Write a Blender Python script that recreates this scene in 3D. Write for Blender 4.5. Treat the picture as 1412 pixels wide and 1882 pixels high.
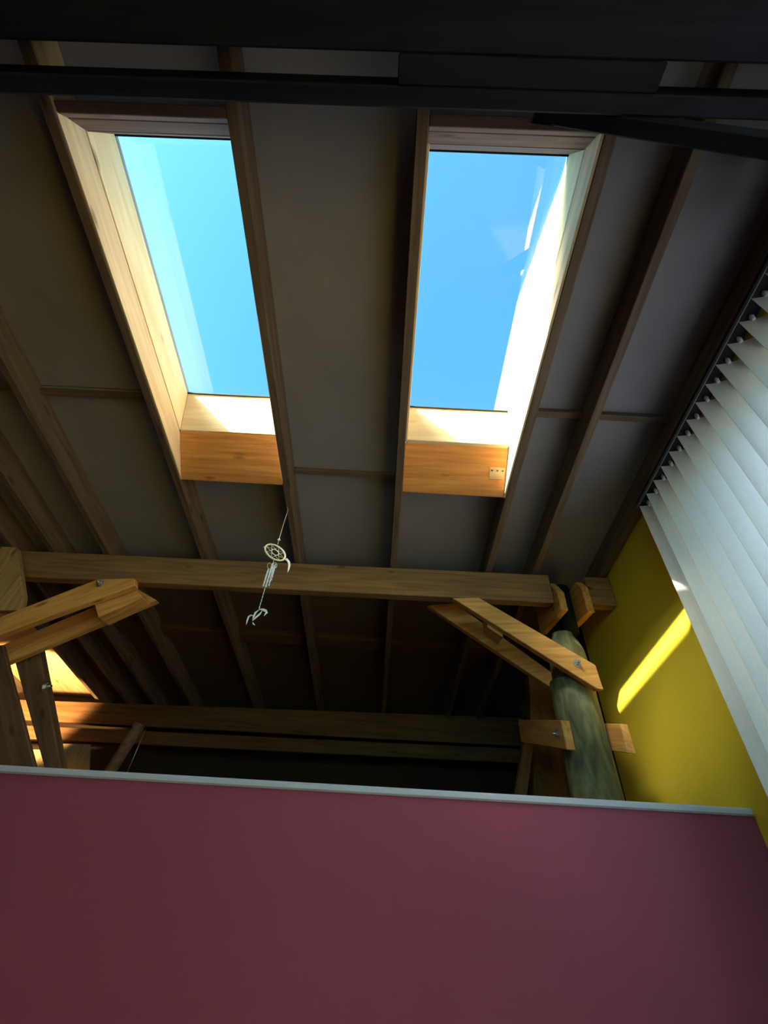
import bpy, bmesh, math, random
from mathutils import Vector as V, Matrix, noise
random.seed(4)
S = bpy.context.scene
for o in list(bpy.data.objects): bpy.data.objects.remove(o)
COL = S.collection

# ------------------------------------------------------------------ camera, sky, sun, exposure
CAM = V((0, 0, 1.5)); F = 730.0
CR = V((0.9981266, -0.01870451, 0.05825321))      # camera right / down / forward
CD = V((0.05726948, 0.62066397, -0.78198238))
CF = V((-0.02152907, 0.78385354, 0.62057242))
cam = bpy.data.cameras.new('camera'); cam.sensor_fit = 'VERTICAL'; cam.sensor_height = 36.0
cam.lens = F / 1882 * 36; cam.clip_start = 0.01
co = bpy.data.objects.new('camera', cam); COL.objects.link(co)
co.matrix_world = Matrix(((CR.x, -CD.x, -CF.x, CAM.x), (CR.y, -CD.y, -CF.y, CAM.y), (CR.z, -CD.z, -CF.z, CAM.z), (0, 0, 0, 1)))
S.camera = co

TH = math.radians(13.435); H = 1.75
EX = V((1, 0, 0)); RV = V((0, math.cos(TH), -math.sin(TH))); NV = V((0, math.sin(TH), math.cos(TH)))
def RF(x, t, h): return CAM + EX * x + RV * t + NV * (H + h)    # roof frame: across, down the slope, above rafter undersides

w = bpy.data.worlds.new('sky'); S.world = w; w.use_nodes = True
bg = w.node_tree.nodes['Background']; bg.inputs[1].default_value = 0.60
SUN = (EX * 1.4 + RV * 1.75 - NV).normalized()
sk = w.node_tree.nodes.new('ShaderNodeTexSky'); sk.sky_type = 'NISHITA'; sk.sun_disc = False
sk.sun_elevation = math.asin(-SUN.z); sk.sun_rotation = math.atan2(-SUN.x, -SUN.y); sk.dust_density = 2.0; sk.air_density = 1.0; sk.ozone_density = 1.0
tn = w.node_tree.nodes.new('ShaderNodeMix'); tn.data_type = 'RGBA'; tn.blend_type = 'MULTIPLY'; tn.inputs[0].default_value = 1; tn.inputs[7].default_value = (0.47, 1.18, 1.27, 1)
w.node_tree.links.new(sk.outputs[0], tn.inputs[6]); w.node_tree.links.new(tn.outputs[2], bg.inputs[0])
sl = bpy.data.lights.new('sun', 'SUN'); sl.energy = 42.0; sl.color = (1.0, 0.91, 0.72); sl.angle = math.radians(1.0)
so = bpy.data.objects.new('sun', sl); COL.objects.link(so); so.location = (-4, -4, 6)
so.rotation_euler = SUN.to_track_quat('-Z', 'Y').to_euler()

ha = bpy.data.lights.new('sun_haze', 'SUN'); ha.energy = 21.0; ha.color = (1.0, 0.92, 0.78); ha.angle = math.radians(26)   # bright hazy aureole around the sun
ho = bpy.data.objects.new('sun_haze', ha); COL.objects.link(ho); ho.location = (-4.3, -4, 6); ho.rotation_euler = so.rotation_euler

def area(name, loc, aim, sx, sy, e, col):
    l = bpy.data.lights.new(name, 'AREA'); l.shape = 'RECTANGLE'; l.size = sx; l.size_y = sy; l.energy = e; l.color = col
    o = bpy.data.objects.new(name, l); COL.objects.link(o); o.location = loc
    o.rotation_euler = (V(aim)).to_track_quat('-Z', 'Y').to_euler(); return o
area('daylight_rear_window', (-0.4, -2.56, 2.75), (0, 1, -0.12), 2.3, 0.8, 5, (0.92, 0.94, 1.0))
area('daylight_right_window', (1.60, 0.35, 2.0), (-1, 0, 0), 1.9, 1.4, 25, (0.95, 0.95, 1.0))
S.view_settings.view_transform = 'Standard'; S.view_settings.look = 'None'
S.view_settings.gamma = 1; S.view_settings.use_curve_mapping = False; S.view_settings.exposure = 0.0

# ------------------------------------------------------------------ pixel helpers (photo calibration)
def ray(px, py): return CR * ((px - 706) / F) + CD * ((py - 941) / F) + CF
def atY(px, py, y): r = ray(px, py); return CAM + r * (y / r.y)
def atX(px, py, x): r = ray(px, py); return CAM + r * (x / r.x)
def onroof(px, py, h=0): r = ray(px, py); return CAM + r * ((H + h) / r.dot(NV))

# ------------------------------------------------------------------ materials
def newmat(name):
    m = bpy.data.materials.new(name); m.use_nodes = True
    nt = m.node_tree; return m, nt, nt.nodes, nt.links, nt.nodes['Principled BSDF']
def wood(name, dark, light, rough=0.6, grain=22.0, knots=0.5):
    m, nt, n, l, b = newmat(name)
    tc = n.new('ShaderNodeTexCoord'); oi = n.new('ShaderNodeObjectInfo')
    add = n.new('ShaderNodeVectorMath'); add.operation = 'ADD'
    mul = n.new('ShaderNodeMath'); mul.operation = 'MULTIPLY'; mul.inputs[1].default_value = 37
    l.new(oi.outputs['Random'], mul.inputs[0]); l.new(tc.outputs['Object'], add.inputs[0]); l.new(mul.outputs[0], add.inputs[1])
    mp = n.new('ShaderNodeMapping'); mp.inputs['Scale'].default_value = (1.6, grain, grain); l.new(add.outputs[0], mp.inputs[0])
    nz = n.new('ShaderNodeTexNoise'); nz.inputs['Scale'].default_value = 1.6; nz.inputs['Detail'].default_value = 7; nz.inputs['Distortion'].default_value = 0.7
    l.new(mp.outputs[0], nz.inputs['Vector'])
    cr = n.new('ShaderNodeValToRGB'); cr.color_ramp.elements[0].position = 0.3; cr.color_ramp.elements[1].position = 0.68
    cr.color_ramp.elements[0].color = (*dark, 1); cr.color_ramp.elements[1].color = (*light, 1); l.new(nz.outputs['Fac'], cr.inputs[0])
    mp2 = n.new('ShaderNodeMapping'); mp2.inputs['Scale'].default_value = (3.2, 11, 11); l.new(add.outputs[0], mp2.inputs[0])
    vo = n.new('ShaderNodeTexVoronoi'); vo.inputs['Scale'].default_value = 0.9; l.new(mp2.outputs[0], vo.inputs['Vector'])
    kr = n.new('ShaderNodeValToRGB'); kr.color_ramp.elements[0].position = 0.05; kr.color_ramp.elements[1].position = 0.13
    kr.color_ramp.elements[0].color = (1 - knots,) * 3 + (1,); kr.color_ramp.elements[1].color = (1, 1, 1, 1); l.new(vo.outputs['Distance'], kr.inputs[0])
    mx = n.new('ShaderNodeMix'); mx.data_type = 'RGBA'; mx.blend_type = 'MULTIPLY'; mx.inputs[0].default_value = 1
    l.new(cr.outputs[0], mx.inputs[6]); l.new(kr.outputs[0], mx.inputs[7]); l.new(mx.outputs[2], b.inputs['Base Color'])
    b.inputs['Roughness'].default_value = rough; b.inputs['Specular IOR Level'].default_value = 0.12
    bp = n.new('ShaderNodeBump'); bp.inputs['Strength'].default_value = 0.15; bp.inputs['Distance'].default_value = 0.01
    l.new(nz.outputs['Fac'], bp.inputs['Height']); l.new(bp.outputs[0], b.inputs['Normal'])
    return m
def plain(name, col, rough=0.7, var=0.08, scale=3.0, metal=0.0, bump=0.0):
    m, nt, n, l, b = newmat(name)
    tc = n.new('ShaderNodeTexCoord'); nz = n.new('ShaderNodeTexNoise'); nz.inputs['Scale'].default_value = scale; nz.inputs['Detail'].default_value = 5
    l.new(tc.outputs['Object'], nz.inputs['Vector'])
    cr = n.new('ShaderNodeValToRGB'); cr.color_ramp.elements[0].position = 0.3; cr.color_ramp.elements[1].position = 0.7
    cr.color_ramp.elements[0].color = tuple(c * (1 - var) for c in col) + (1,); cr.color_ramp.elements[1].color = tuple(min(1, c * (1 + var)) for c in col) + (1,)
    l.new(nz.outputs['Fac'], cr.inputs[0]); l.new(cr.outputs[0], b.inputs['Base Color'])
    b.inputs['Roughness'].default_value = rough; b.inputs['Metallic'].default_value = metal; b.inputs['Specular IOR Level'].default_value = 0.5 if rough < 0.5 else 0.15
    if bump:
        n2 = n.new('ShaderNodeTexNoise'); n2.inputs['Scale'].default_value = 90; l.new(tc.outputs['Object'], n2.inputs['Vector'])
        bp = n.new('ShaderNodeBump'); bp.inputs['Strength'].default_value = bump; bp.inputs['Distance'].default_value = 0.004
        l.new(n2.outputs['Fac'], bp.inputs['Height']); l.new(bp.outputs[0], b.inputs['Normal'])
    return m
M_RAFT = wood('rafter_pine', (0.125, 0.085, 0.06), (0.225, 0.158, 0.11), 0.65)
M_BEAM = wood('beam_pine', (0.36, 0.20, 0.085), (0.60, 0.37, 0.17), 0.6, knots=0.7)
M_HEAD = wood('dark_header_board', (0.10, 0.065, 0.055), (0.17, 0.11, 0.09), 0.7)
M_PURL = wood('purlin_pine', (0.24, 0.13, 0.06), (0.42, 0.245, 0.115), 0.6, knots=0.75)
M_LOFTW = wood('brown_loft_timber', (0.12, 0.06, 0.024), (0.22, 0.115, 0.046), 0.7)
M_BRACE = wood('brace_pine', (0.54, 0.25, 0.07), (0.84, 0.43, 0.13), 0.55, knots=0.6)
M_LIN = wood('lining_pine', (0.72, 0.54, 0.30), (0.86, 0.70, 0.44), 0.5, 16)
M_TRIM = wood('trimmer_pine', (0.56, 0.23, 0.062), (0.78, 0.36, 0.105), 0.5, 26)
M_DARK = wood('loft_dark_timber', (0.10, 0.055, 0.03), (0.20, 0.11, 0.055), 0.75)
M_OVER = wood('near_black_timber', (0.007, 0.008, 0.016), (0.014, 0.016, 0.028), 0.7)  # near-black bluish tone for the overhead timbers and the post tenon
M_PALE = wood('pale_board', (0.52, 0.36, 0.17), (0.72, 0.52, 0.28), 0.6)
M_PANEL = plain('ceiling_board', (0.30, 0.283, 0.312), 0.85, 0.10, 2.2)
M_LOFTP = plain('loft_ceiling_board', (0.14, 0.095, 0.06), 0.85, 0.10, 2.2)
M_ROOF = plain('roof_build_up', (0.12, 0.10, 0.09), 0.9)
M_YEL = plain('yellow_paint', (0.76, 0.58, 0.045), 0.6, 0.04, 1.5, bump=0.12)
M_MAR = plain('maroon_paint', (0.33, 0.072, 0.115), 0.55, 0.05, 1.3, bump=0.06)
M_CAP = plain('grey_cap', (0.52, 0.54, 0.60), 0.4, 0.04)
M_PLAS = plain('dim_plaster', (0.16, 0.14, 0.13), 0.8, 0.05)
M_DWALL = plain('dark_loft_wall', (0.05, 0.035, 0.025), 0.9)
M_FLOOR = wood('floor_boards', (0.035, 0.022, 0.015), (0.06, 0.038, 0.025), 0.6)
M_STEEL = plain('zinc_steel', (0.55, 0.53, 0.48), 0.35, 0.1, 30, 0.9)
M_RUST = plain('dark_steel', (0.10, 0.085, 0.07), 0.5, 0.2, 30, 0.8)
M_BLACK = plain('black_gasket', (0.015, 0.015, 0.016), 0.6)
M_WHITE = plain('white_frame', (0.74, 0.76, 0.78), 0.4, 0.03)
M_CORD = plain('cream_cord', (0.85, 0.78, 0.58), 0.7, 0.08, 40)
M_FEATH = plain('white_feather', (0.86, 0.86, 0.84), 0.8, 0.06, 40)
M_TUBE = plain('white_chime', (0.88, 0.90, 0.95), 0.35, 0.03, 40)
M_LEAD = plain('flashing', (0.2, 0.21, 0.22), 0.5)
def logmat():
    m, nt, n, l, b = newmat('weathered_log')
    tc = n.new('ShaderNodeTexCoord'); mp = n.new('ShaderNodeMapping'); mp.inputs['Scale'].default_value = (16, 16, 5); l.new(tc.outputs['Object'], mp.inputs[0])
    nz = n.new('ShaderNodeTexNoise'); nz.inputs['Scale'].default_value = 1.5; nz.inputs['Detail'].default_value = 8; nz.inputs['Distortion'].default_value = 0.8; l.new(mp.outputs[0], nz.inputs['Vector'])
    cr = n.new('ShaderNodeValToRGB'); e = cr.color_ramp.elements; e[0].position = 0.28; e[0].color = (0.075, 0.078, 0.036, 1); e[1].position = 0.72; e[1].color = (0.27, 0.26, 0.125, 1)
    k = cr.color_ramp.elements.new(0.5); k.color = (0.165, 0.165, 0.08, 1)
    l.new(nz.outputs['Fac'], cr.inputs[0]); l.new(cr.outputs[0], b.inputs['Base Color']); b.inputs['Roughness'].default_value = 0.8
    bp = n.new('ShaderNodeBump'); bp.inputs['Strength'].default_value = 0.5; bp.inputs['Distance'].default_value = 0.012
    l.new(nz.outputs['Fac'], bp.inputs['Height']); l.new(bp.outputs[0], b.inputs['Normal']); return m
M_LOG = logmat()
def glassmat(name, refl, tint):
    m, nt, n, l, b = newmat(name); n.remove(b)
    t = n.new('ShaderNodeBsdfTransparent'); t.inputs[0].default_value = (*tint, 1)
    g = n.new('ShaderNodeBsdfGlossy'); g.inputs['Roughness'].default_value = 0.0; g.inputs[0].default_value = (1, 1, 1, 1)
    mx = n.new('ShaderNodeMixShader'); mx.inputs[0].default_value = refl
    l.new(t.outputs[0], mx.inputs[1]); l.new(g.outputs[0], mx.inputs[2]); l.new(mx.outputs[0], n['Material Output'].inputs[0]); return m
M_GLASS = glassmat('skylight_glass', 0.14, (0.97, 0.99, 0.99))
def slatmat():
    m, nt, n, l, b = newmat('blind_fabric'); n.remove(b)
    tc = n.new('ShaderNodeTexCoord'); nz = n.new('ShaderNodeTexNoise'); nz.inputs['Scale'].default_value = 60; l.new(tc.outputs['Object'], nz.inputs['Vector'])
    cr = n.new('ShaderNodeValToRGB'); cr.color_ramp.elements[0].color = (0.80, 0.81, 0.80, 1); cr.color_ramp.elements[1].color = (0.88, 0.88, 0.87, 1); l.new(nz.outputs['Fac'], cr.inputs[0])
    d = n.new('ShaderNodeBsdfDiffuse'); t = n.new('ShaderNodeBsdfTranslucent'); l.new(cr.outputs[0], d.inputs[0]); l.new(cr.outputs[0], t.inputs[0])
    mx = n.new('ShaderNodeMixShader'); mx.inputs[0].default_value = 0.6
    l.new(d.outputs[0], mx.inputs[1]); l.new(t.outputs[0], mx.inputs[2]); l.new(mx.outputs[0], n['Material Output'].inputs[0]); return m
M_SLAT = slatmat()

# ------------------------------------------------------------------ builders
def tag(o, label=None, cat=None, group=None, kind=None):
    if label: o['label'] = label
    if cat: o['category'] = cat
    if group: o['group'] = group
    if kind: o['kind'] = kind
    return o
WORLD = {}
def link(name, me, mw, mat, parent=None):
    o = bpy.data.objects.new(name, me); COL.objects.link(o)
    if mat: me.materials.append(mat)
    WORLD[o] = mw
    if parent is not None:
        o.parent = parent; o.matrix_local = WORLD[parent].inverted() @ mw
    else: o.matrix_world = mw
    return o
def empty(name, loc, parent=None):
    return link(name, None, Matrix.Translation(V(loc)), None, parent)
def frame(c, gx, ez):
    x = V(gx).normalized(); z = V(ez); z = (z - x * z.dot(x)).normalized(); y = z.cross(x)
    return Matrix(((x.x, y.x, z.x, c.x), (x.y, y.y, z.y, c.y), (x.z, y.z, z.z, c.z), (0, 0, 0, 1)))
def prism(name, poly, ext, grain, mat, parent=None, bevel=0.003):
    """polygon (world points) pushed along ext; local x runs with the grain"""
    poly = [V(p) for p in poly]; ext = V(ext)
    c = sum(poly, V()) / len(poly) + ext / 2
    zz = ext if abs(V(grain).normalized().dot(ext.normalized())) < 0.95 else (poly[1] - poly[0] if abs((poly[1] - poly[0]).normalized().dot(V(grain).normalized())) < 0.9 else poly[2] - poly[1])
    mw = frame(c, grain, zz); inv = mw.inverted()
    bm = bmesh.new(); a = [bm.verts.new(inv @ p) for p in poly]; b = [bm.verts.new(inv @ (p + ext)) for p in poly]
    n = len(poly); bm.faces.new(a); bm.faces.new(b[::-1])
    for i in range(n): bm.faces.new((a[(i + 1) % n], a[i], b[i], b[(i + 1) % n]))
    bmesh.ops.recalc_face_normals(bm, faces=bm.faces)
    if bevel: bmesh.ops.bevel(bm, geom=bm.edges[:], offset=bevel, segments=1, affect='EDGES', profile=0.5)
    me = bpy.data.meshes.new(name); bm.to_mesh(me); bm.free()
    return link(name, me, mw, mat, parent)
def box(name, lo, hi, mat, parent=None, grain=(1, 0, 0), bevel=0.003):
    x0, y0, z0 = lo; x1, y1, z1 = hi
    return prism(name, [(x0, y0, z0), (x1, y0, z0), (x1, y0, z1), (x0, y0, z1)], (0, y1 - y0, 0), grain, mat, parent, bevel)
def rbox(name, x0, x1, t0, t1, h0, h1, mat, parent=None, grain=None, bevel=0.003):
    return prism(name, [RF(x0, t0, h0), RF(x1, t0, h0), RF(x1, t0, h1), RF(x0, t0, h1)], RV * (t1 - t0), grain or RV, mat, parent, bevel)
def rprism(name, th, x0, x1, mat, parent=None, bevel=0.002):
    return prism(name, [RF(x0, t, h) for t, h in th], EX * (x1 - x0), EX, mat, parent, bevel)
def multi(name, boxes, mat, parent=None, fr=None):
    """several boxes of one continuous body (walls with openings, roof slab)"""
    bm = bmesh.new()
    for lo, hi in boxes:
        vs = [bm.verts.new((x, y, z)) for x in (lo[0], hi[0]) for y in (lo[1], hi[1]) for z in (lo[2], hi[2])]
        for f in ((0, 1, 3, 2), (4, 6, 7, 5), (0, 4, 5, 1), (2, 3, 7, 6), (0, 2, 6, 4), (1, 5, 7, 3)): bm.faces.new([vs[i] for i in f])
    bmesh.ops.recalc_face_normals(bm, faces=bm.faces)
    me = bpy.data.meshes.new(name); bm.to_mesh(me); bm.free()
    return link(name, me, fr or Matrix.Identity(4), mat, parent)
def tube(name, pts, rad, mat, parent=None, seg=8, smooth=True, closed=False):
    pts = [V(p) for p in pts]; rads = rad if isinstance(rad, (list, tuple)) else [rad] * len(pts)
    c = sum(pts, V()) / len(pts); bm = bmesh.new(); rings = []; n = len(pts); up = None
    for i, p in enumerate(pts):
        d = ((pts[(i + 1) % n] - pts[i - 1]) if closed else (pts[min(i + 1, n - 1)] - pts[max(i - 1, 0)])).normalized()
        if up is None: up = d.orthogonal().normalized()
        up = (up - d * up.dot(d)).normalized(); s = d.cross(up)
        rings.append([bm.verts.new(p - c + (up * math.cos(2 * math.pi * k / seg) + s * math.sin(2 * math.pi * k / seg)) * rads[i]) for k in range(seg)])
    for i in range(n if closed else n - 1):
        a, b = rings[i], rings[(i + 1) % n]
        for k in range(seg): bm.faces.new((a[k], a[(k + 1) % seg], b[(k + 1) % seg], b[k]))
    if not closed: bm.faces.new(rings[0][::-1]); bm.faces.new(rings[-1])
    bmesh.ops.recalc_face_normals(bm, faces=bm.faces)
    for f in bm.faces: f.smooth = smooth and len(f.verts) == 4
    me = bpy.data.meshes.new(name); bm.to_mesh(me); bm.free()
    return link(name, me, Matrix.Translation(c), mat, parent)
def bolt(p, d, parent, r=0.009, proud=0.03):
    """threaded end with washer and hex nut at p, pointing along d"""
    p = V(p); d = V(d).normalized()
    b = tube('bolt', [p - d * 0.004, p + d * proud], r * 0.55, M_STEEL, parent, 8)
    tube('washer', [p, p + d * 0.003], r * 1.9, M_STEEL, b, 14, False)
    tube('nut', [p + d * 0.003, p + d * 0.013], r * 1.15, M_STEEL, b, 6, False)
    return b

# ------------------------------------------------------------------ room shell
XW = 1.347; XL = -3.80; YB = 4.42; YR = -2.60; YM = 1.755
fl = box('floor', (XL, YR, -0.1), (XW + 0.2, YM + 0.05, 0), M_FLOOR, None, (0, 1, 0), 0)
tag(fl, 'brown boarded floor below the frame', 'floor', kind='structure')
fl2 = box('floor', (XL, YM + 0.05, -0.1), (XW + 0.2, YB, 0), M_DWALL, None, (0, 1, 0), 0)
tag(fl2, 'dark floor of the space behind the maroon partition', 'floor', kind='structure')
def roofz(y, h): return CAM.z + (H + h - math.sin(TH) * y) / math.cos(TH)
# roof slab with three skylight holes, in roof frame
def rmat():
    c = RF(0, 0, 0); return Matrix(((EX.x, RV.x, NV.x, c.x), (EX.y, RV.y, NV.y, c.y), (EX.z, RV.z, NV.z, c.z), (0, 0, 0, 1)))
RAFT = {'L6': (-3.64, -3.60), 'L4': (-2.76, -2.72), 'L3': (-2.475, -2.435), 'L2': (-2.207, -2.167), 'L1': (-1.845, -1.803),
        'R1': (-1.207, -1.167), 'R2': (-0.602, -0.563), 'R3': (0.004, 0.045), 'R4': (0.598, 0.640), 'R5': (0.885, 0.925), 'R8': (1.300, 1.342)}
T0, T1 = -4.0, 4.35
HD = 0.125
SK = {'A': (-1.155, -0.612, -0.165, 0.868), 'B': (0.056, 0.588, -0.155, 0.880)}
def hol(sk): return SK[sk]
xs = [XL - 0.3, -3.3, -2.9, SK['A'][0], SK['A'][1], SK['B'][0], SK['B'][1], XW + 0.5]
bx = []
def slab(x0, x1, t0, t1): bx.append(((x0, t0, HD + 0.018), (x1, t1, 0.285)))
for i in range(len(xs) - 1):
    if i == 3: slab(xs[i] - 0, xs[i + 1], T0, -0.175); slab(xs[i], xs[i + 1], 1.01, T1)
    elif i == 5: slab(xs[i], xs[i + 1], T0, -0.175); slab(xs[i], xs[i + 1], 1.01, T1)
    else: slab(xs[i] + (0.011 if i in (4, 6) else 0), xs[i + 1] - (0.011 if i in (2, 4) else 0), T0, T1)
ceil = multi('ceiling', bx, M_ROOF, None, rmat()); WORLD[ceil] = rmat()
tag(ceil, 'sloping boarded ceiling between exposed rafters', 'ceiling', kind='structure')
order = ['L6', 'L4', 'L3', 'L2', 'L1', 'R1', 'R2', 'R3', 'R4', 'R5', 'R8']
TS = 0.79
for a, b in zip(order[:-1], order[1:]):
    x0, x1 = RAFT[a][1], RAFT[b][0]
    spans = []
    if (a, b) in (('R1', 'R2'), ('R3', 'R4')): spans = [(-3.0, -1.9), (-1.9, -0.21), (1.235, 2.05), (2.05, T1)]
    elif (a, b) == ('L6', 'L4'): spans = [(-3.0, TS), (TS, 2.05), (2.05, T1)]
    elif (a, b) == ('R2', 'R3'): spans = [(-3.0, -1.9), (-1.9, 1.2), (1.2, 2.05), (2.05, 2.8), (2.8, T1)]
    else: spans = [(-3.0, -1.9), (-1.9, TS), (TS, 2.05), (2.05, 2.8), (2.8, T1)]
    for s0, s1 in spans:
        rbox('ceiling_panel', x0 + 0.001, x1 - 0.001, s0 + 0.002, s1 - 0.002, HD, HD + 0.018, M_PANEL if s0 < 2.0 else (M_PALE if a == 'L6' else M_LOFTP), ceil, None, 0)  # loft boards shaded by colour: darker, and pale in the lit bay
rbox('ceiling_panel', XL, RAFT['L6'][0] - .001, -3.0, T1, HD, HD + 0.018, M_PANEL, ceil, None, 0)

# right yellow wall with the window opening under the sloping head
WY0, WY1, WZ = -0.95, 1.50, 0.95
def wr_piece(y0, y1, z0, z1a, z1b): return [(XW, y0, z0), (XW, y1, z0), (XW, y1, z1b), (XW, y0, z1a)]
wallr = empty('wall_right', (XW, 0.5, 0)); tag(wallr, 'yellow painted right wall with a sloping top and a blind', 'wall', kind='structure')
htop = HD + 0.017
prism('wall_face', wr_piece(WY1, 2.62, 0, roofz(WY1, htop), roofz(2.62, htop)), (0.2, 0, 0), (0, 1, 0), M_YEL, wallr, 0)
prism('wall_face', wr_piece(YR, WY0, 0, roofz(YR, htop), roofz(WY0, htop)), (0.2, 0, 0), (0, 1, 0), M_YEL, wallr, 0)
prism('wall_face', wr_piece(WY0, WY1, 0, WZ, WZ), (0.2, 0, 0), (0, 1, 0), M_YEL, wallr, 0)
prism('wall_face', [(XW, WY0, roofz(WY0, -0.14)), (XW, WY1, roofz(WY1, -0.14)), (XW, WY1, roofz(WY1, htop)), (XW, WY0, roofz(WY0, htop))], (0.2, 0, 0), (0, 1, 0), M_YEL, wallr, 0)
prism('wall_face', wr_piece(2.62, YB, 0, roofz(2.62, htop), roofz(YB, htop)), (0.2, 0, 0), (0, 1, 0), M_DWALL, wallr, 0)
win3 = empty('window_3', (XW + 0.1, 0.3, WZ)); tag(win3, 'window in the yellow wall hidden by the vertical blind', 'window', kind='structure')
za, zb = roofz(WY0, -0.14), roofz(WY1, -0.14)
fx = XW + 0.12
for nm, a, b in (('window_frame', (WY0, WZ), (WY1, WZ + 0.06)), ):
    box(nm, (fx, a[0], a[1]), (fx + 0.05, b[0], b[1]), M_WHITE, win3, (0, 1, 0))
for y in (WY0, (WY0 + WY1) / 2 - 0.03, WY1 - 0.06):
    prism('window_frame', [(fx, y, WZ + .06), (fx, y + 0.06, WZ + .06), (fx, y + 0.06, roofz(y + 0.06, -0.20)), (fx, y, roofz(y, -0.20))], (0.05, 0, 0), (0, 0, 1), M_WHITE, win3)
prism('window_frame', [(fx, WY0, za - .06), (fx, WY1, zb - .06), (fx, WY1, zb), (fx, WY0, za)], (0.05, 0, 0), (0, 1, 0), M_WHITE, win3)
prism('pane', [(fx + .02, WY0 + .06, WZ + .06), (fx + .02, WY1 - .06, WZ + .06), (fx + .02, WY1 - .06, zb - .05), (fx + .02, WY0 + .06, za - .08)], (0.006, 0, 0), (0, 1, 0), M_GLASS, win3, 0)

# maroon partition and its grey capping
zl, zr = 1.572, 1.606
PA, PB = -3.0, XW
def mz(x): return 1.5725 + (x + 1.42) * (0.034 / 2.807)
wallf = prism('wall_front', [(XL, YM, 0), (XW, YM, 0), (XW, YM, mz(XW)), (XL, YM, mz(XL))], (0, 0.10, 0), (1, 0, 0), M_MAR, None, 0)
tag(wallf, 'maroon painted partition wall filling the bottom of the photo', 'wall', kind='structure')
cp = prism('trim_1', [(XL, YM - 0.012, mz(XL)), (XW - 0.004, YM - 0.012, mz(XW)), (XW - 0.004, YM - 0.012, mz(XW) + 0.024), (XL, YM - 0.012, mz(XL) + 0.024)], (0, 0.125, 0), (1, 0, 0), M_CAP, None, 0.006)
tag(cp, 'grey capping strip along the top of the maroon partition', 'trim', kind='structure')

wb = prism('wall_back', [(XL, YB, 0), (XW, YB, 0), (XW, YB, roofz(YB, HD + .017)), (XL, YB, roofz(YB, HD + .017))], (0, 0.15, 0), (1, 0, 0), M_DWALL, None, 0)
tag(wb, 'dark low wall at the back of the loft under the eaves', 'wall', kind='structure')
wl = prism('wall_left', [(XL, YR, 0), (XL, YB, 0), (XL, YB, roofz(YB, .12)), (XL, YR, roofz(YR, .12))], (-0.15, 0, 0), (0, 1, 0), M_PLAS, None, 0)
tag(wl, 'dim plastered left wall outside the frame', 'wall', kind='structure')
# rear wall with a high window
zt = roofz(YR, .12); RX0, RX1, RZ0, RZ1 = -1.6, 0.8, 2.3, 3.2
wrear = multi('wall_rear', [((XL, YR - .15, 0), (XW, YR, RZ0)), ((XL, YR - .15, RZ1), (XW, YR, zt)), ((XL, YR - .15, RZ0), (RX0, YR, RZ1)), ((RX1, YR - .15, RZ0), (XW, YR, RZ1))], M_PLAS)
tag(wrear, 'dim plastered wall behind the viewer with a high window', 'wall', kind='structure')
win4 = empty('window_4', (RX0, YR - .1, RZ0)); tag(win4, 'high window in the wall behind the viewer', 'window', kind='structure')
for lo, hi, g in (((RX0, YR - .12, RZ0), (RX1, YR - .07, RZ0 + .06), (1, 0, 0)), ((RX0, YR - .12, RZ1 - .06), (RX1, YR - .07, RZ1), (1, 0, 0)),
               ((RX0, YR - .12, RZ0 + .06), (RX0 + .06, YR - .07, RZ1 - .06), (0, 0, 1)), ((RX1 - .06, YR - .12, RZ0 + .06), (RX1, YR - .07, RZ1 - .06), (0, 0, 1))):
    box('window_frame', lo, hi, M_WHITE, win4, g)
box('pane', (RX0 + .06, YR - .1, RZ0 + .06), (RX1 - .06, YR - .094, RZ1 - .06), M_GLASS, win4, (1, 0, 0), 0)

# ------------------------------------------------------------------ skylights
def skylight(key, n, label, seam):
    x0, x1, g0, g1 = SK[key]
    r = empty('window_%d' % n, RF((x0 + x1) / 2, (g0 + g1) / 2, 0.3)); tag(r, label, 'skylight', kind='structure')
    b0, b1 = (-0.155, 0.998) if key != 'C' else (g0, g1)
    tk = 0.0095; hg = 0.300
    # side linings, between rafter top and glass
    for xx, s in ((x0, -1), (x1, 1)):
        prism('lining_board', [RF(xx, b0 - .003, HD + .001), RF(xx, b1 + .003, HD + .001), RF(xx, g1 + .002, hg), RF(xx, g0 - .002, hg)], EX * (s * tk), RV, M_LIN, r, 0.0015)
    if seam:
        m_t, m_h = b1 - (b1 - g1) * 0.42, HD + (hg - HD) * 0.42
        rprism('lining_board', [(b1 - .012, HD + .001), (m_t - .012 + .003, m_h - .003), (m_t + .02, m_h - .003), (b1 + .02, HD + .001)], x0, x1, M_LIN, r)
        rprism('lining_board', [(m_t + .002, m_h), (g1, hg), (g1 + .02, hg), (m_t + .022, m_h)], x0, x1, M_LIN, r)
    else:
        rprism('lining_board', [(b1, HD + .001), (g1, hg), (g1 + .02, hg), (b1 + .02, HD + .001)], x0, x1, M_LIN, r)
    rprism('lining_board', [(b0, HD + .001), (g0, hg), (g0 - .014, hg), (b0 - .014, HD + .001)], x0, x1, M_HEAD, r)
    for a, b, c, d in ((x0 - .05, x1 + .05, g1, g1 + .05), (x0 - .05, x1 + .05, g0 - .05, g0), (x0 - .05, x0, g0, g1), (x1, x1 + .05, g0, g1)):
        rbox('outer_frame', a, b, c, d, hg + .001, hg + .022, M_LEAD, r, EX if b - a > .2 else RV)
    rbox('gasket', x0, x1, g1 - .006, g1, hg - .004, hg + .006, M_BLACK, r, EX, 0.001)
    rbox('gasket', x0, x1, g0, g0 + .006, hg - .004, hg + .006, M_BLACK, r, EX, 0.001)
    rbox('pane', x0, x1, g0 + .006, g1 - .006, hg + .001, hg + .005, M_GLASS, r, RV, 0)
    return r
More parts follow.
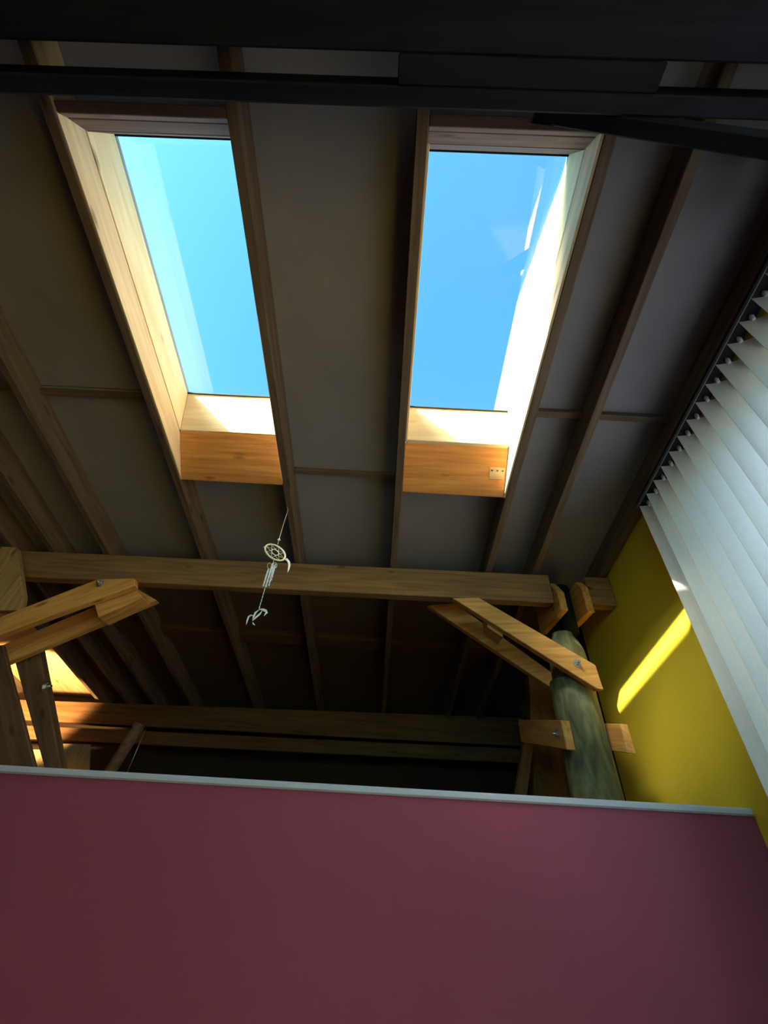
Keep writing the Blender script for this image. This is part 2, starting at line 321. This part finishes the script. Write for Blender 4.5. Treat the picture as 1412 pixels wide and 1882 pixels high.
skylight('A', 1, 'left skylight with pale pine linings and open blue sky', False)
skB = skylight('B', 2, 'right skylight with a sunlit right lining and blue sky', True)
# trimmers below and headers above the two big skylights
for k, a, b, side in (('A', 'R1', 'R2', 'left'), ('B', 'R3', 'R4', 'right')):
    x0, x1 = RAFT[a][1] + (.010 if a == 'R1' else .001), RAFT[b][0] - (.010 if b == 'R4' else .001)
    tr = rprism('trimmer_beam', [(1.002, HD), (1.192, 0.018), (1.230, 0.0), (1.233, 0.0), (1.233, HD)], x0, x1, M_TRIM)
    tag(tr, 'orange-lit pine trimmer across the foot of the %s skylight' % side, 'beam')
    if side == 'right':
        u = (RF(0, 1.192, 0.018) - RF(0, 1.002, HD)).normalized(); nn = EX.cross(u); nn = nn if nn.dot(NV) < 0 else -nn
        c0 = RF(x1 - .088, 1.002, HD) + u * 0.105 + nn * .0005
        pl = prism('metal_plate', [c0, c0 + EX * .08, c0 + EX * .08 + u * .062, c0 + u * .062], nn * .002, EX, M_PALE, tr, 0.0005); pl['label'] = 'small fixing plate with screws'
        for q in (0.012, 0.04, 0.068): tube('screw', [c0 + EX * q + u * .016 + nn * .002, c0 + EX * q + u * .016 + nn * .005], .0045, M_RUST, pl, 8, False)
    hd = rprism('header_board', [(-0.157, HD), (-0.178, 0.045), (-0.207, 0.045), (-0.207, HD)], x0, x1, M_HEAD)
    tag(hd, 'dark upper header board across the head of the %s skylight' % side, 'beam')
    hd = rprism('header_board', [(-0.180, 0.043), (-0.186, 0.0), (-0.216, 0.0), (-0.209, 0.043)], x0, x1, M_HEAD)
    tag(hd, 'dark lower header board across the head of the %s skylight' % side, 'beam')

# ------------------------------------------------------------------ rafters
LAB = {'L6': 'rafter hard against the left wall, outside the frame', 
       'L4': 'rafter in the loft edging the brightly lit bay at left', 'L3': 'rafter in the loft, next right of the brightly lit bay',
       'L2': 'second pine rafter left of the left skylight, low at the left edge', 'L1': 'pine rafter nearest left of the left skylight, leaving the photo at its left edge',
       'R1': 'pine rafter along the left side of the left skylight, its right face brightly lit', 'R2': 'dark rafter along the right side of the left skylight, above the hanging dreamcatcher',
       'R3': 'dark rafter along the left side of the right skylight', 'R4': 'rafter along the right side of the right skylight, its left face sunlit yellow',
       'R5': 'rafter midway between the right skylight and the blind', 'R8': 'dark rafter tight against the yellow wall above the blind'}
RO = {}
M_RAFT_LIT = wood('lit_rafter_pine', (0.60, 0.44, 0.26), (0.80, 0.62, 0.40), 0.6)  # rafter pine made paler, light on the skylight side put into its colour
for k in order:
    x0, x1 = RAFT[k]
    r = rbox('rafter', x0, x1, -3.2, 4.10, 0, HD + .017, M_RAFT, None, RV, 0.003)
    tag(r, LAB[k], 'rafter', 'rafters under the sloping ceiling'); RO[k] = r
    if k == 'R1': rbox('lit_face_strip', x1 + .0005, x1 + .009, -0.5, 1.236, 0.001, HD - .001, M_RAFT_LIT, r, RV, 0.001)['label'] = 'added pale strip, bright bounce light put into its colour'  # strip added so only this face of the rafter looks lit
    if k == 'R4': rbox('lit_face_strip', x0 - .009, x0 - .0005, -0.5, 1.236, 0.001, HD - .001, M_RAFT_LIT, r, RV, 0.001)['label'] = 'added pale strip, sunlight put into its colour'
# noggings between rafters
def nog(a, b, t0, t1, h0, label, mat=M_RAFT):
    o = rbox('nogging', RAFT[a][1] + .001, RAFT[b][0] - .001, t0, t1, h0, HD - .001, mat, None, EX, 0.002); tag(o, label, 'batten', 'noggings between the rafters')
nog('R4', 'R5', 0.775, 0.805, 0.085, 'short batten between rafters just right of the right skylight')
nog('R5', 'R8', 0.775, 0.805, 0.085, 'short batten between the last two rafters before the blind')
nog('L2', 'L1', 0.775, 0.805, 0.085, 'short batten at the left edge of the photo above the second left rafter')
nog('L1', 'R1', 0.80, 0.83, 0.10, 'short batten in the wide bay left of the left skylight')
nog('R2', 'R3', 1.19, 1.22, 0.10, 'short batten in the bay between the two skylights')
names = ['fifth', 'fourth', 'third', 'second']
pairs = [('L4', 'L3'), ('L3', 'L2'), ('L2', 'L1'), ('L1', 'R1'), ('R1', 'R2'), ('R2', 'R3'), ('R3', 'R4'), ('R4', 'R5'), ('R5', 'R8')]
where = ['above the brightly lit loft bay', 'next right of the brightly lit loft bay', 'behind the left rear brace', 'right of the left rear brace', 'below the dreamcatcher', 'in the middle bay under the purlin',
         'in the bay left of the right braces', 'behind the right rear brace', 'behind the round post top']
for (a, b), wh in zip(pairs, where):
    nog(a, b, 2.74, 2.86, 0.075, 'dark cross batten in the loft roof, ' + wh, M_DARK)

# ------------------------------------------------------------------ purlins
pA = onroof(34, 1007); pB = onroof(1008, 1052)
def ppt(x): f = (x - pA.x) / (pB.x - pA.x); return pA.lerp(pB, f)
def purlin(x0, x1, label, y_off=0.0, thick=0.07, drop=0.2):
    a, b = ppt(x0), ppt(x1); d = V((0, 0, drop)); a = a - V((0, 0, .001)); b = b - V((0, 0, .001))
    a2, b2 = a - d, b - d
    sl = V((0, 0, -math.tan(TH) * thick))
    o = prism('purlin', [a + sl, b + sl, b2, a2], (0, thick, 0), b - a, M_PURL, None, 0.004); return tag(o, label, 'beam')
XT = 1.0
purlin(-2.42, 0.978, 'long brown pine purlin crossing the photo under the rafters')
purlin(1.192, 1.340, 'short dark purlin stub between the round post and the yellow wall')
NPZ = 3.05
def npl(y0, y1, x0, x1, label):
    zt0 = roofz(y0, -0.001); zt1 = roofz(y1, -0.001)
    o = prism('purlin', [(x0, y0, NPZ), (x0, y1, NPZ), (x0, y1, zt1), (x0, y0, zt0)], (x1 - x0, 0, 0), EX, M_OVER, None, 0.004); return tag(o, label, 'beam')
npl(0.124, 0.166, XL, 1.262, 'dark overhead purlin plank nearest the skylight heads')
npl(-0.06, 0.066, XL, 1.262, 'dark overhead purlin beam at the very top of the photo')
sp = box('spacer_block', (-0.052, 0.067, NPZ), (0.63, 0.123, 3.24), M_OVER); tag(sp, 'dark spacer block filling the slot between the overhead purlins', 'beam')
# near brace, dropping right from the overhead purlin
q = [(0.30, 3.23), (0.38, 3.23), (1.30, 2.55), (1.30, 2.40)]
d = (V((1.30, 0, 2.40)) - V((0.30, 0, 3.28))).normalized()
P0 = V((0.10, 0.167, 3.24)); lo1 = V((0.643, 0.167, 2.98)); lo2 = V((0.85, 0.167, 2.80)); dr = (lo2 - lo1).normalized()
up = V((-dr.z, 0, dr.x)); up = up if up.z > 0 else -up
def lerpx(x): return lo1 + dr * ((x - lo1.x) / dr.x)
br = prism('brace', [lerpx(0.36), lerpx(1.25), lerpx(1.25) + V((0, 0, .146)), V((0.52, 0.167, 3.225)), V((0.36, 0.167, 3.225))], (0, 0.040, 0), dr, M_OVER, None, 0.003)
tag(br, 'dark overhead brace sloping down to the right edge at top right', 'brace')

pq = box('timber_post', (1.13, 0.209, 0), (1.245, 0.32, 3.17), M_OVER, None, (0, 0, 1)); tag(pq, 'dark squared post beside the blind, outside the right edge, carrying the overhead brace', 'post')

# ------------------------------------------------------------------ far braces (pairs of planks either side of the purlin)
yf = 2.068; yr = 2.262
def brace(poly, y, label, th=0.045, ends=None):
    pts = [atY(px, py, y) for px, py in poly]
    g = pts[1] - pts[0]
    o = prism('brace', pts, (0, th, 0), g, M_BRACE, None, 0.003); tag(o, label, 'brace'); return o
bLf = brace([(-60, 1157), (180, 1064), (247, 1063), (248, 1077), (172, 1103), (-60, 1188)], yf, 'upper front brace plank at left, bolted to the long purlin')
bLr = brace([(-60, 1212), (252, 1082), (288, 1103), (-60, 1247)], yr, 'lower rear brace plank at left, behind the front plank')
bRf = brace([(832, 1099), (880, 1098), (1095, 1222), (1110, 1268), (1098, 1266)], yf, 'front brace plank at right, bolted across the round post')
bRr = brace([(786, 1113), (836, 1108), (1030, 1247), (1030, 1275)], 2.362, 'rear brace plank at right, running behind the round post')
def bmid(b): return b
tmp = atY(186, 1069, yf); bolt(tmp + V((0, 0, -.012)), (0, -1, 0), bLf, 0.011, 0.035)
bolt(atY(1061, 1219, yf), (0, -1, 0), bRf, 0.011, 0.035)
sb = brace([(172, 1105), (250, 1080), (262, 1098), (180, 1135)], yf + .048, 'short spacer block between the two left brace planks', 0.115); sb.name = 'spacer_block'; sb['category'] = 'block'
sb = brace([(896, 1128), (925, 1143), (925, 1172), (896, 1152)], yf + .048, 'short spacer block between the two right brace planks', 0.115); sb.name = 'spacer_block'; sb['category'] = 'block'

# ------------------------------------------------------------------ round post on the right
def log_post():
    root = empty('round_post', (1.0, 2.245, 0)); tag(root, 'round grey-green weathered log post behind the partition', 'post')
    def section(name, zs, cx, cy, rad, ph, flat=None):
        bm = bmesh.new(); rings = []; n = 28
        for z in zs:
            ring = []
            for k in range(n):
                a = 2 * math.pi * k / n
                rr = rad(z) * (1 + 0.045 * noise.noise(V((math.cos(a) * 1.6, math.sin(a) * 1.6, z * 2.2 + ph))) + 0.015 * noise.noise(V((math.cos(a) * 6, math.sin(a) * 6, z * 9 + ph))))
                x, y = rr * math.cos(a), rr * math.sin(a)
                if flat is not None: y = max(y, flat)
                ring.append(bm.verts.new((x, y, z)))
            rings.append(ring)
        for a, b in zip(rings, rings[1:]):
            for k in range(n): bm.faces.new((a[k], a[(k + 1) % n], b[(k + 1) % n], b[k]))
        bm.faces.new(rings[0][::-1]); bm.faces.new(rings[-1])
        bmesh.ops.recalc_face_normals(bm, faces=bm.faces)
        for f in bm.faces: f.smooth = len(f.verts) == 4
        me = bpy.data.meshes.new(name); bm.to_mesh(me); bm.free()
        return link(name, me, Matrix.Translation(V((cx, cy, 0))), M_LOG, root)
    section('lower_trunk', [i * 0.11 for i in range(20)] + [2.165, 2.178], 1.02, 2.245, lambda z: (0.121 - 0.004 * z) * (1 if z < 2.17 else 0.95), 1.0)
    def rt(z):
        if z < 2.30: return 0.102 - (z - 2.18) * 0.03
        return 0.098 * math.sqrt(max(0.30, 1 - ((z - 2.30) / 0.155) ** 2))
    section('upper_trunk', [2.179, 2.22, 2.26, 2.30, 2.34, 2.37, 2.40, 2.425, 2.445], 1.03, 2.245, rt, 7.0, -0.098)
    section('tenon', [2.446, 2.6, 2.70, 2.745], 1.08, 2.24, lambda z: 0.048, 3.0).data.materials[0] = M_OVER  # near-black colour stands in for the darkness between the ties
    return root
post = log_post()
# ties clamping the post: two lower, two upper, running away in depth
def tie(x0, x1, y0, y1, z0, z1, label, rise=0.0, cham=0.0, mat=M_BRACE):
    dz = (y1 - y0) * math.tan(math.radians(rise)); top1 = min(z1 + dz, roofz(y1, -0.004))
    poly = [(x0, y0, z0), (x0, y1, z0 + dz), (x0, y1, top1), (x0, y0 + cham * .8, z1), (x0, y0, z1 - cham)] if cham else [(x0, y0, z0), (x0, y1, z0 + dz), (x0, y1, top1), (x0, y0, z1)]
    o = prism('tie_plank', poly, (x1 - x0, 0, 0), (0, 1, math.tan(math.radians(rise))), mat, None, 0.003); tag(o, label, 'beam'); return o
t1 = tie(0.858, 0.900, 2.085, 2.74, 1.826, 1.948, 'horizontal tie plank clamped to the left of the round post', 11)
bolt((0.858, 2.15, 1.900), (-1, 0, 0), t1, 0.010, 0.03)
t2 = tie(1.136, 1.174, 2.085, 2.74, 1.829, 1.950, 'horizontal tie plank clamped to the right of the round post', 11)
tube('bolt', [(1.173, 2.165, 1.900), (1.22, 2.165, 1.897)], 0.005, M_STEEL, t2)
t3 = tie(0.985, 1.027, 2.09, 2.45, 2.52, 2.735, 'left upper tie plank over the round post, its end lit', 0, 0.10)
t4 = tie(1.134, 1.176, 2.09, 2.45, 2.52, 2.735, 'right upper tie plank over the round post', 0, 0.06)
tube('bolt', [(1.175, 2.16, 2.555), (1.215, 2.16, 2.555)], 0.004, M_STEEL, t4); tube('bolt', [(1.175, 2.20, 2.57), (1.20, 2.20, 2.57)], 0.004, M_STEEL, t4)
t5 = prism('upright_board', [atY(px, py, 2.10) for px, py in ((-10, 1003), (30, 1006), (42, 1095), (36, 1122), (-10, 1122))], (0, 0.045, 0), (0, 0, 1), M_BEAM); tag(t5, 'upright board at the left edge, covering the end of the long purlin', 'board')

# ------------------------------------------------------------------ loft: eaves beams, struts and posts
def eave(px0, py0, px1, py1, pb0, pb1, y, th, label, mat):
    a, b = atY(px0, py0, y), atY(px1, py1, y); c, e = atY(px1, pb1, y), atY(px0, pb0, y)
    d = (b - a) / (b.x - a.x); x0, x1 = XL + .01, XW - .01
    A = a + d * (x0 - a.x); B = a + d * (x1 - a.x); d2 = (c - e) / (c.x - e.x); Cc = e + d2 * (x1 - e.x); E = e + d2 * (x0 - e.x)
    o = prism('wall_plate', [A, B, Cc, E], (0, th, 0), EX, mat, None, 0.004); tag(o, label, 'beam')
eave(150, 1290, 700, 1310, 1329, 1358, 4.06, 0.12, 'upper eaves beam at the back of the loft, brightly lit at its left end', M_LOFTW)
eave(110, 1336, 700, 1364, 1361, 1390, 4.10, 0.12, 'lower eaves beam at the back of the loft', M_LOFTW)
pb = prism('board', [atY(96, 1366, 4.18), atY(165, 1368, 4.18), atY(163, 1440, 4.18), atY(90, 1440, 4.18)], (0, 0.02, 0), (0, 0, 1), M_PALE); tag(pb, 'pale upright board on the back wall below the eaves beams', 'board')
# added warm spot without fixture, for an unseen source lighting the eaves
lp = bpy.data.lights.new('loft_glow', 'SPOT'); lp.energy = 140; lp.spot_size = math.radians(104); lp.spot_blend = 0.3; lp.color = (1.0, 0.62, 0.26); lp.shadow_soft_size = 0.04
lo_ = bpy.data.objects.new('loft_glow', lp); COL.objects.link(lo_); lo_.location = (-3.16, 3.5, 1.95); lo_.rotation_euler = V((-0.12, 0.62, 0.42)).to_track_quat('-Z', 'Y').to_euler()
pb2 = prism('board', [atY(-60, 1375, 4.25), atY(85, 1378, 4.25), atY(92, 1440, 4.25), atY(-60, 1440, 4.25)], (0, 0.02, 0), (0, 0, 1), M_PALE); tag(pb2, 'added pale board giving the slit between the left struts its brightness', 'board')  # board added only to brighten the gap between the struts
# inclined struts at left
def strut(poly, y, th, label, mat):
    pts = [atY(px, py, y) for px, py in poly]
    o = prism('strut', pts, (0, th, 0), pts[2] - pts[1], mat, None, 0.004); tag(o, label, 'strut'); return o
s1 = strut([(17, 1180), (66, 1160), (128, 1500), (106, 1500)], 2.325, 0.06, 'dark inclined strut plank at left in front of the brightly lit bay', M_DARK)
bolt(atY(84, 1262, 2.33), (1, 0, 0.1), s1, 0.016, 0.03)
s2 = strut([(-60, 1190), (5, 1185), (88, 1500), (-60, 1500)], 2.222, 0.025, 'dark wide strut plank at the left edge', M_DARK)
_a, _b = atY(214, 1400, 2.75), atY(258, 1330, 2.75); pfoot = _a + (_a - _b) * (_a.z / (_b.z - _a.z))
pole = tube('pole', [pfoot, atY(214, 1400, 2.75), atY(258, 1330, 2.75)], 0.033, M_DARK, None, 14); tag(pole, 'round dark pole leaning in the loft behind the partition', 'pole')
wire = tube('wire', [atY(225, 1440, 2.75), atY(268, 1340, 2.75)], 0.0022, M_STEEL, None, 6); tag(wire, 'thin pale wire beside the leaning pole', 'wire')
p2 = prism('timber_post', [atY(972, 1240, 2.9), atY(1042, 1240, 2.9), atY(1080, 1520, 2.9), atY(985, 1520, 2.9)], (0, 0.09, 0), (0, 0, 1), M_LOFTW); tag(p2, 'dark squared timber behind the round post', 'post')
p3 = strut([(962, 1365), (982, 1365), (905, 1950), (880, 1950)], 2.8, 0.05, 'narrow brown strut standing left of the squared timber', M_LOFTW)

# ------------------------------------------------------------------ vertical blind on the right wall
bl = empty('vertical_blind', (XW - .04, 0.3, 0.9)); tag(bl, 'white vertical slat blind under a sloping headrail on the yellow wall', 'blind')
prism('headrail', [RF(1.275, -1.05, -0.042), RF(1.332, -1.05, -0.042), RF(1.332, -1.05, -0.006), RF(1.275, -1.05, -0.006)], RV * 2.27, RV, M_BLACK, bl, 0.002)
prism('headrail_edge', [RF(1.270, -1.05, -0.044), RF(1.2745, -1.05, -0.044), RF(1.2745, -1.05, -0.030), RF(1.270, -1.05, -0.030)], RV * 2.27, RV, M_LEAD, bl, 0)['label'] = 'thin grey metal edge'
SW = 0.089; first = None
for i in range(30):
    t = 1.175 - i * 0.0795
    c = RF(1.305, t, -0.042)
    ang = math.radians(69)
    # far edge stands out into the room, near edge turns to the window
    e0 = V((-math.sin(ang) * SW / 2, math.cos(ang) * SW / 2, 0)); zt_ = c.z - 0.022; zb_ = 0.98
    bm = bmesh.new(); vs = []
    for s in (0, .2, .4, .6, .8, 1):
        p = e0 * (1 - 2 * s); nrm = V((math.cos(ang), math.sin(ang), 0)) * (0.006 * (1 - (2 * s - 1) ** 2))
        vs.append([bm.verts.new(V((p.x + nrm.x + dx * math.cos(ang), p.y + nrm.y + dx * math.sin(ang), z))) for z in (zb_ - c.z, zt_ - c.z) for dx in (0, 0.0012)])
    for a_, b_ in zip(vs, vs[1:]):
        for q0, q1 in ((0, 2), (2, 3), (3, 1), (1, 0)): bm.faces.new((a_[q0], a_[q1], b_[q1], b_[q0]))
    bm.faces.new((vs[0][0], vs[0][1], vs[0][3], vs[0][2])); bm.faces.new((vs[-1][0], vs[-1][2], vs[-1][3], vs[-1][1]))
    bmesh.ops.recalc_face_normals(bm, faces=bm.faces)
    me = bpy.data.meshes.new('slat'); bm.to_mesh(me); bm.free()
    s_ = link('slat', me, Matrix.Translation(c), M_SLAT, bl)
    tube('hanger_clip', [c + V((0, 0, 0.004)), c + V((0.0, 0, -0.012)), c + V((0, 0, -0.03))], [0.004, 0.009, 0.006], M_WHITE, s_, 6)

# ------------------------------------------------------------------ dreamcatcher hanging from the rafter
YD = 1.70
top = onroof(529, 932) - NV * 0.004; YD = top.y
def dp(px, py, dy=0.0): return atY(px, py, YD + dy)
dc = empty('dreamcatcher', top); tag(dc, 'dreamcatcher mobile with hoop, white strands and feathers hanging on a cord', 'dreamcatcher')
def cp_(x, y): return dp(430 + x / 7.53, 920 + y / 7.53)
tube('cord', [top, cp_(750, 130), cp_(680, 350), cp_(625, 540), cp_(603, 612)], 0.0016, M_CORD, dc, 6)
tube('knot', [cp_(632, 525), cp_(626, 542), cp_(618, 560)], [0.002, 0.007, 0.002], M_CORD, dc, 8)
tube('knot', [cp_(605, 540), cp_(648, 548)], 0.0022, M_CORD, dc, 6)
ctr = cp_(572, 716); A1 = cp_(700, 800) - ctr; A1 = A1 * 1.02
vdir = (CAM - ctr).normalized(); sm = A1.cross(vdir).normalized(); mn = (sm * 0.50 + vdir * 0.866).normalized() * A1.length
hoop = [ctr + A1 * math.cos(2 * math.pi * k / 28) + mn * math.sin(2 * math.pi * k / 28) for k in range(28)]
hp = tube('hoop', hoop, 0.0050, M_CORD, dc, 8, True, True)
for k in range(8):
    p, q_ = 2 * math.pi * k / 8, 2 * math.pi * (k + 3) / 8
    f = lambda a: ctr + A1 * math.cos(a) * .97 + mn * math.sin(a) * .97
    tube('web_string', [f(p), (f(p) + f(q_)) / 2 + (ctr - (f(p) + f(q_)) / 2) * .12, f(q_)], 0.0011, M_CORD, dc, 5)
tube('centre_ring', [ctr + (A1 * math.cos(2 * math.pi * k / 14) + mn * math.sin(2 * math.pi * k / 14)) * .36 for k in range(14)], 0.0018, M_CORD, dc, 6, True, True)
tube('bead', [cp_(408, 640), cp_(420, 646), cp_(436, 655)], [0.001, 0.004, 0.001], M_CORD, dc, 8)
def feather(pts, wd, name='feather', mat=M_FEATH):
    pts = [V(p) for p in pts]; c = sum(pts, V()) / len(pts); n = len(pts); bm = bmesh.new(); rows = []
    for i, p in enumerate(pts):
        d_ = (pts[min(i + 1, n - 1)] - pts[max(i - 1, 0)]).normalized(); s = d_.cross((CAM - p).normalized()).normalized(); u = i / (n - 1)
        ww = wd * (0.18 + math.sin(math.pi * min(1, u * 1.02)) ** .7 * .9) * (1 if i < n - 1 else .2); tq = d_.cross(s) * 0.0012
        rows.append([bm.verts.new(p - c - s * ww), bm.verts.new(p - c + tq), bm.verts.new(p - c + s * ww), bm.verts.new(p - c - tq)])
    for a_, b_ in zip(rows, rows[1:]):
        for k in range(4): bm.faces.new((a_[k], a_[(k + 1) % 4], b_[(k + 1) % 4], b_[k]))
    bm.faces.new(rows[0][::-1]); bm.faces.new(rows[-1]); bmesh.ops.recalc_face_normals(bm, faces=bm.faces)
    me = bpy.data.meshes.new(name); bm.to_mesh(me); bm.free(); return link(name, me, Matrix.Translation(c), mat, dc)
feather([cp_(695, 815), cp_(735, 822), cp_(762, 850), cp_(768, 900), cp_(758, 950), cp_(743, 998)], 0.0055)
feather([cp_(700, 812), cp_(730, 805), cp_(772, 838)], 0.0035)
tube('cord', [cp_(556, 812), cp_(548, 850), cp_(540, 880)], 0.0016, M_CORD, dc, 6)
for cx, cy, rr in ((492, 905, 28), (570, 895, 26)):
    tube('loop', [cp_(cx + rr * math.cos(2 * math.pi * k / 12), cy + rr * 1.5 * math.sin(2 * math.pi * k / 12)) for k in range(12)], 0.0014, M_TUBE, dc, 6, True, True)
for (a_, b_, r_) in (((538, 870), (436, 1200), .0042), ((478, 950), (402, 1190), .0036), ((575, 880), (512, 1105), .0038), ((550, 900), (482, 1185), .0034)):
    st = tube('strand', [cp_(*a_), cp_(*b_)], r_, M_TUBE, dc, 8)
    for u in (.15, .35, .55, .75, .95):
        m_ = (a_[0] + (b_[0] - a_[0]) * u, a_[1] + (b_[1] - a_[1]) * u)
        tube('bead', [cp_(m_[0] + 6, m_[1] - 14), cp_(*m_), cp_(m_[0] - 6, m_[1] + 14)], [.0015, r_ * 1.7, .0015], M_TUBE, st, 6)
tube('cord', [cp_(436, 1195), cp_(410, 1280), cp_(352, 1490)], 0.0013, M_CORD, dc, 6)
for u in range(6): tube('bead', [cp_(430 - 14 * u, 1215 + 48 * u), cp_(424 - 14 * u, 1238 + 48 * u), cp_(418 - 14 * u, 1260 + 48 * u)], [.0012, .0028, .0012], M_FEATH, dc, 6)
feather([cp_(345, 1505), cp_(400, 1508), cp_(440, 1525), cp_(455, 1550), cp_(412, 1600)], 0.006)
feather([cp_(352, 1508), cp_(300, 1550), cp_(275, 1600), cp_(255, 1665)], 0.0042)
feather([cp_(395, 1520), cp_(360, 1570), cp_(300, 1620), cp_(255, 1668)], 0.004)
feather([cp_(275, 1590), cp_(235, 1588), cp_(205, 1605), cp_(185, 1660), cp_(170, 1725)], 0.0036)
feather([cp_(258, 1680), cp_(270, 1708), cp_(298, 1730)], 0.003)
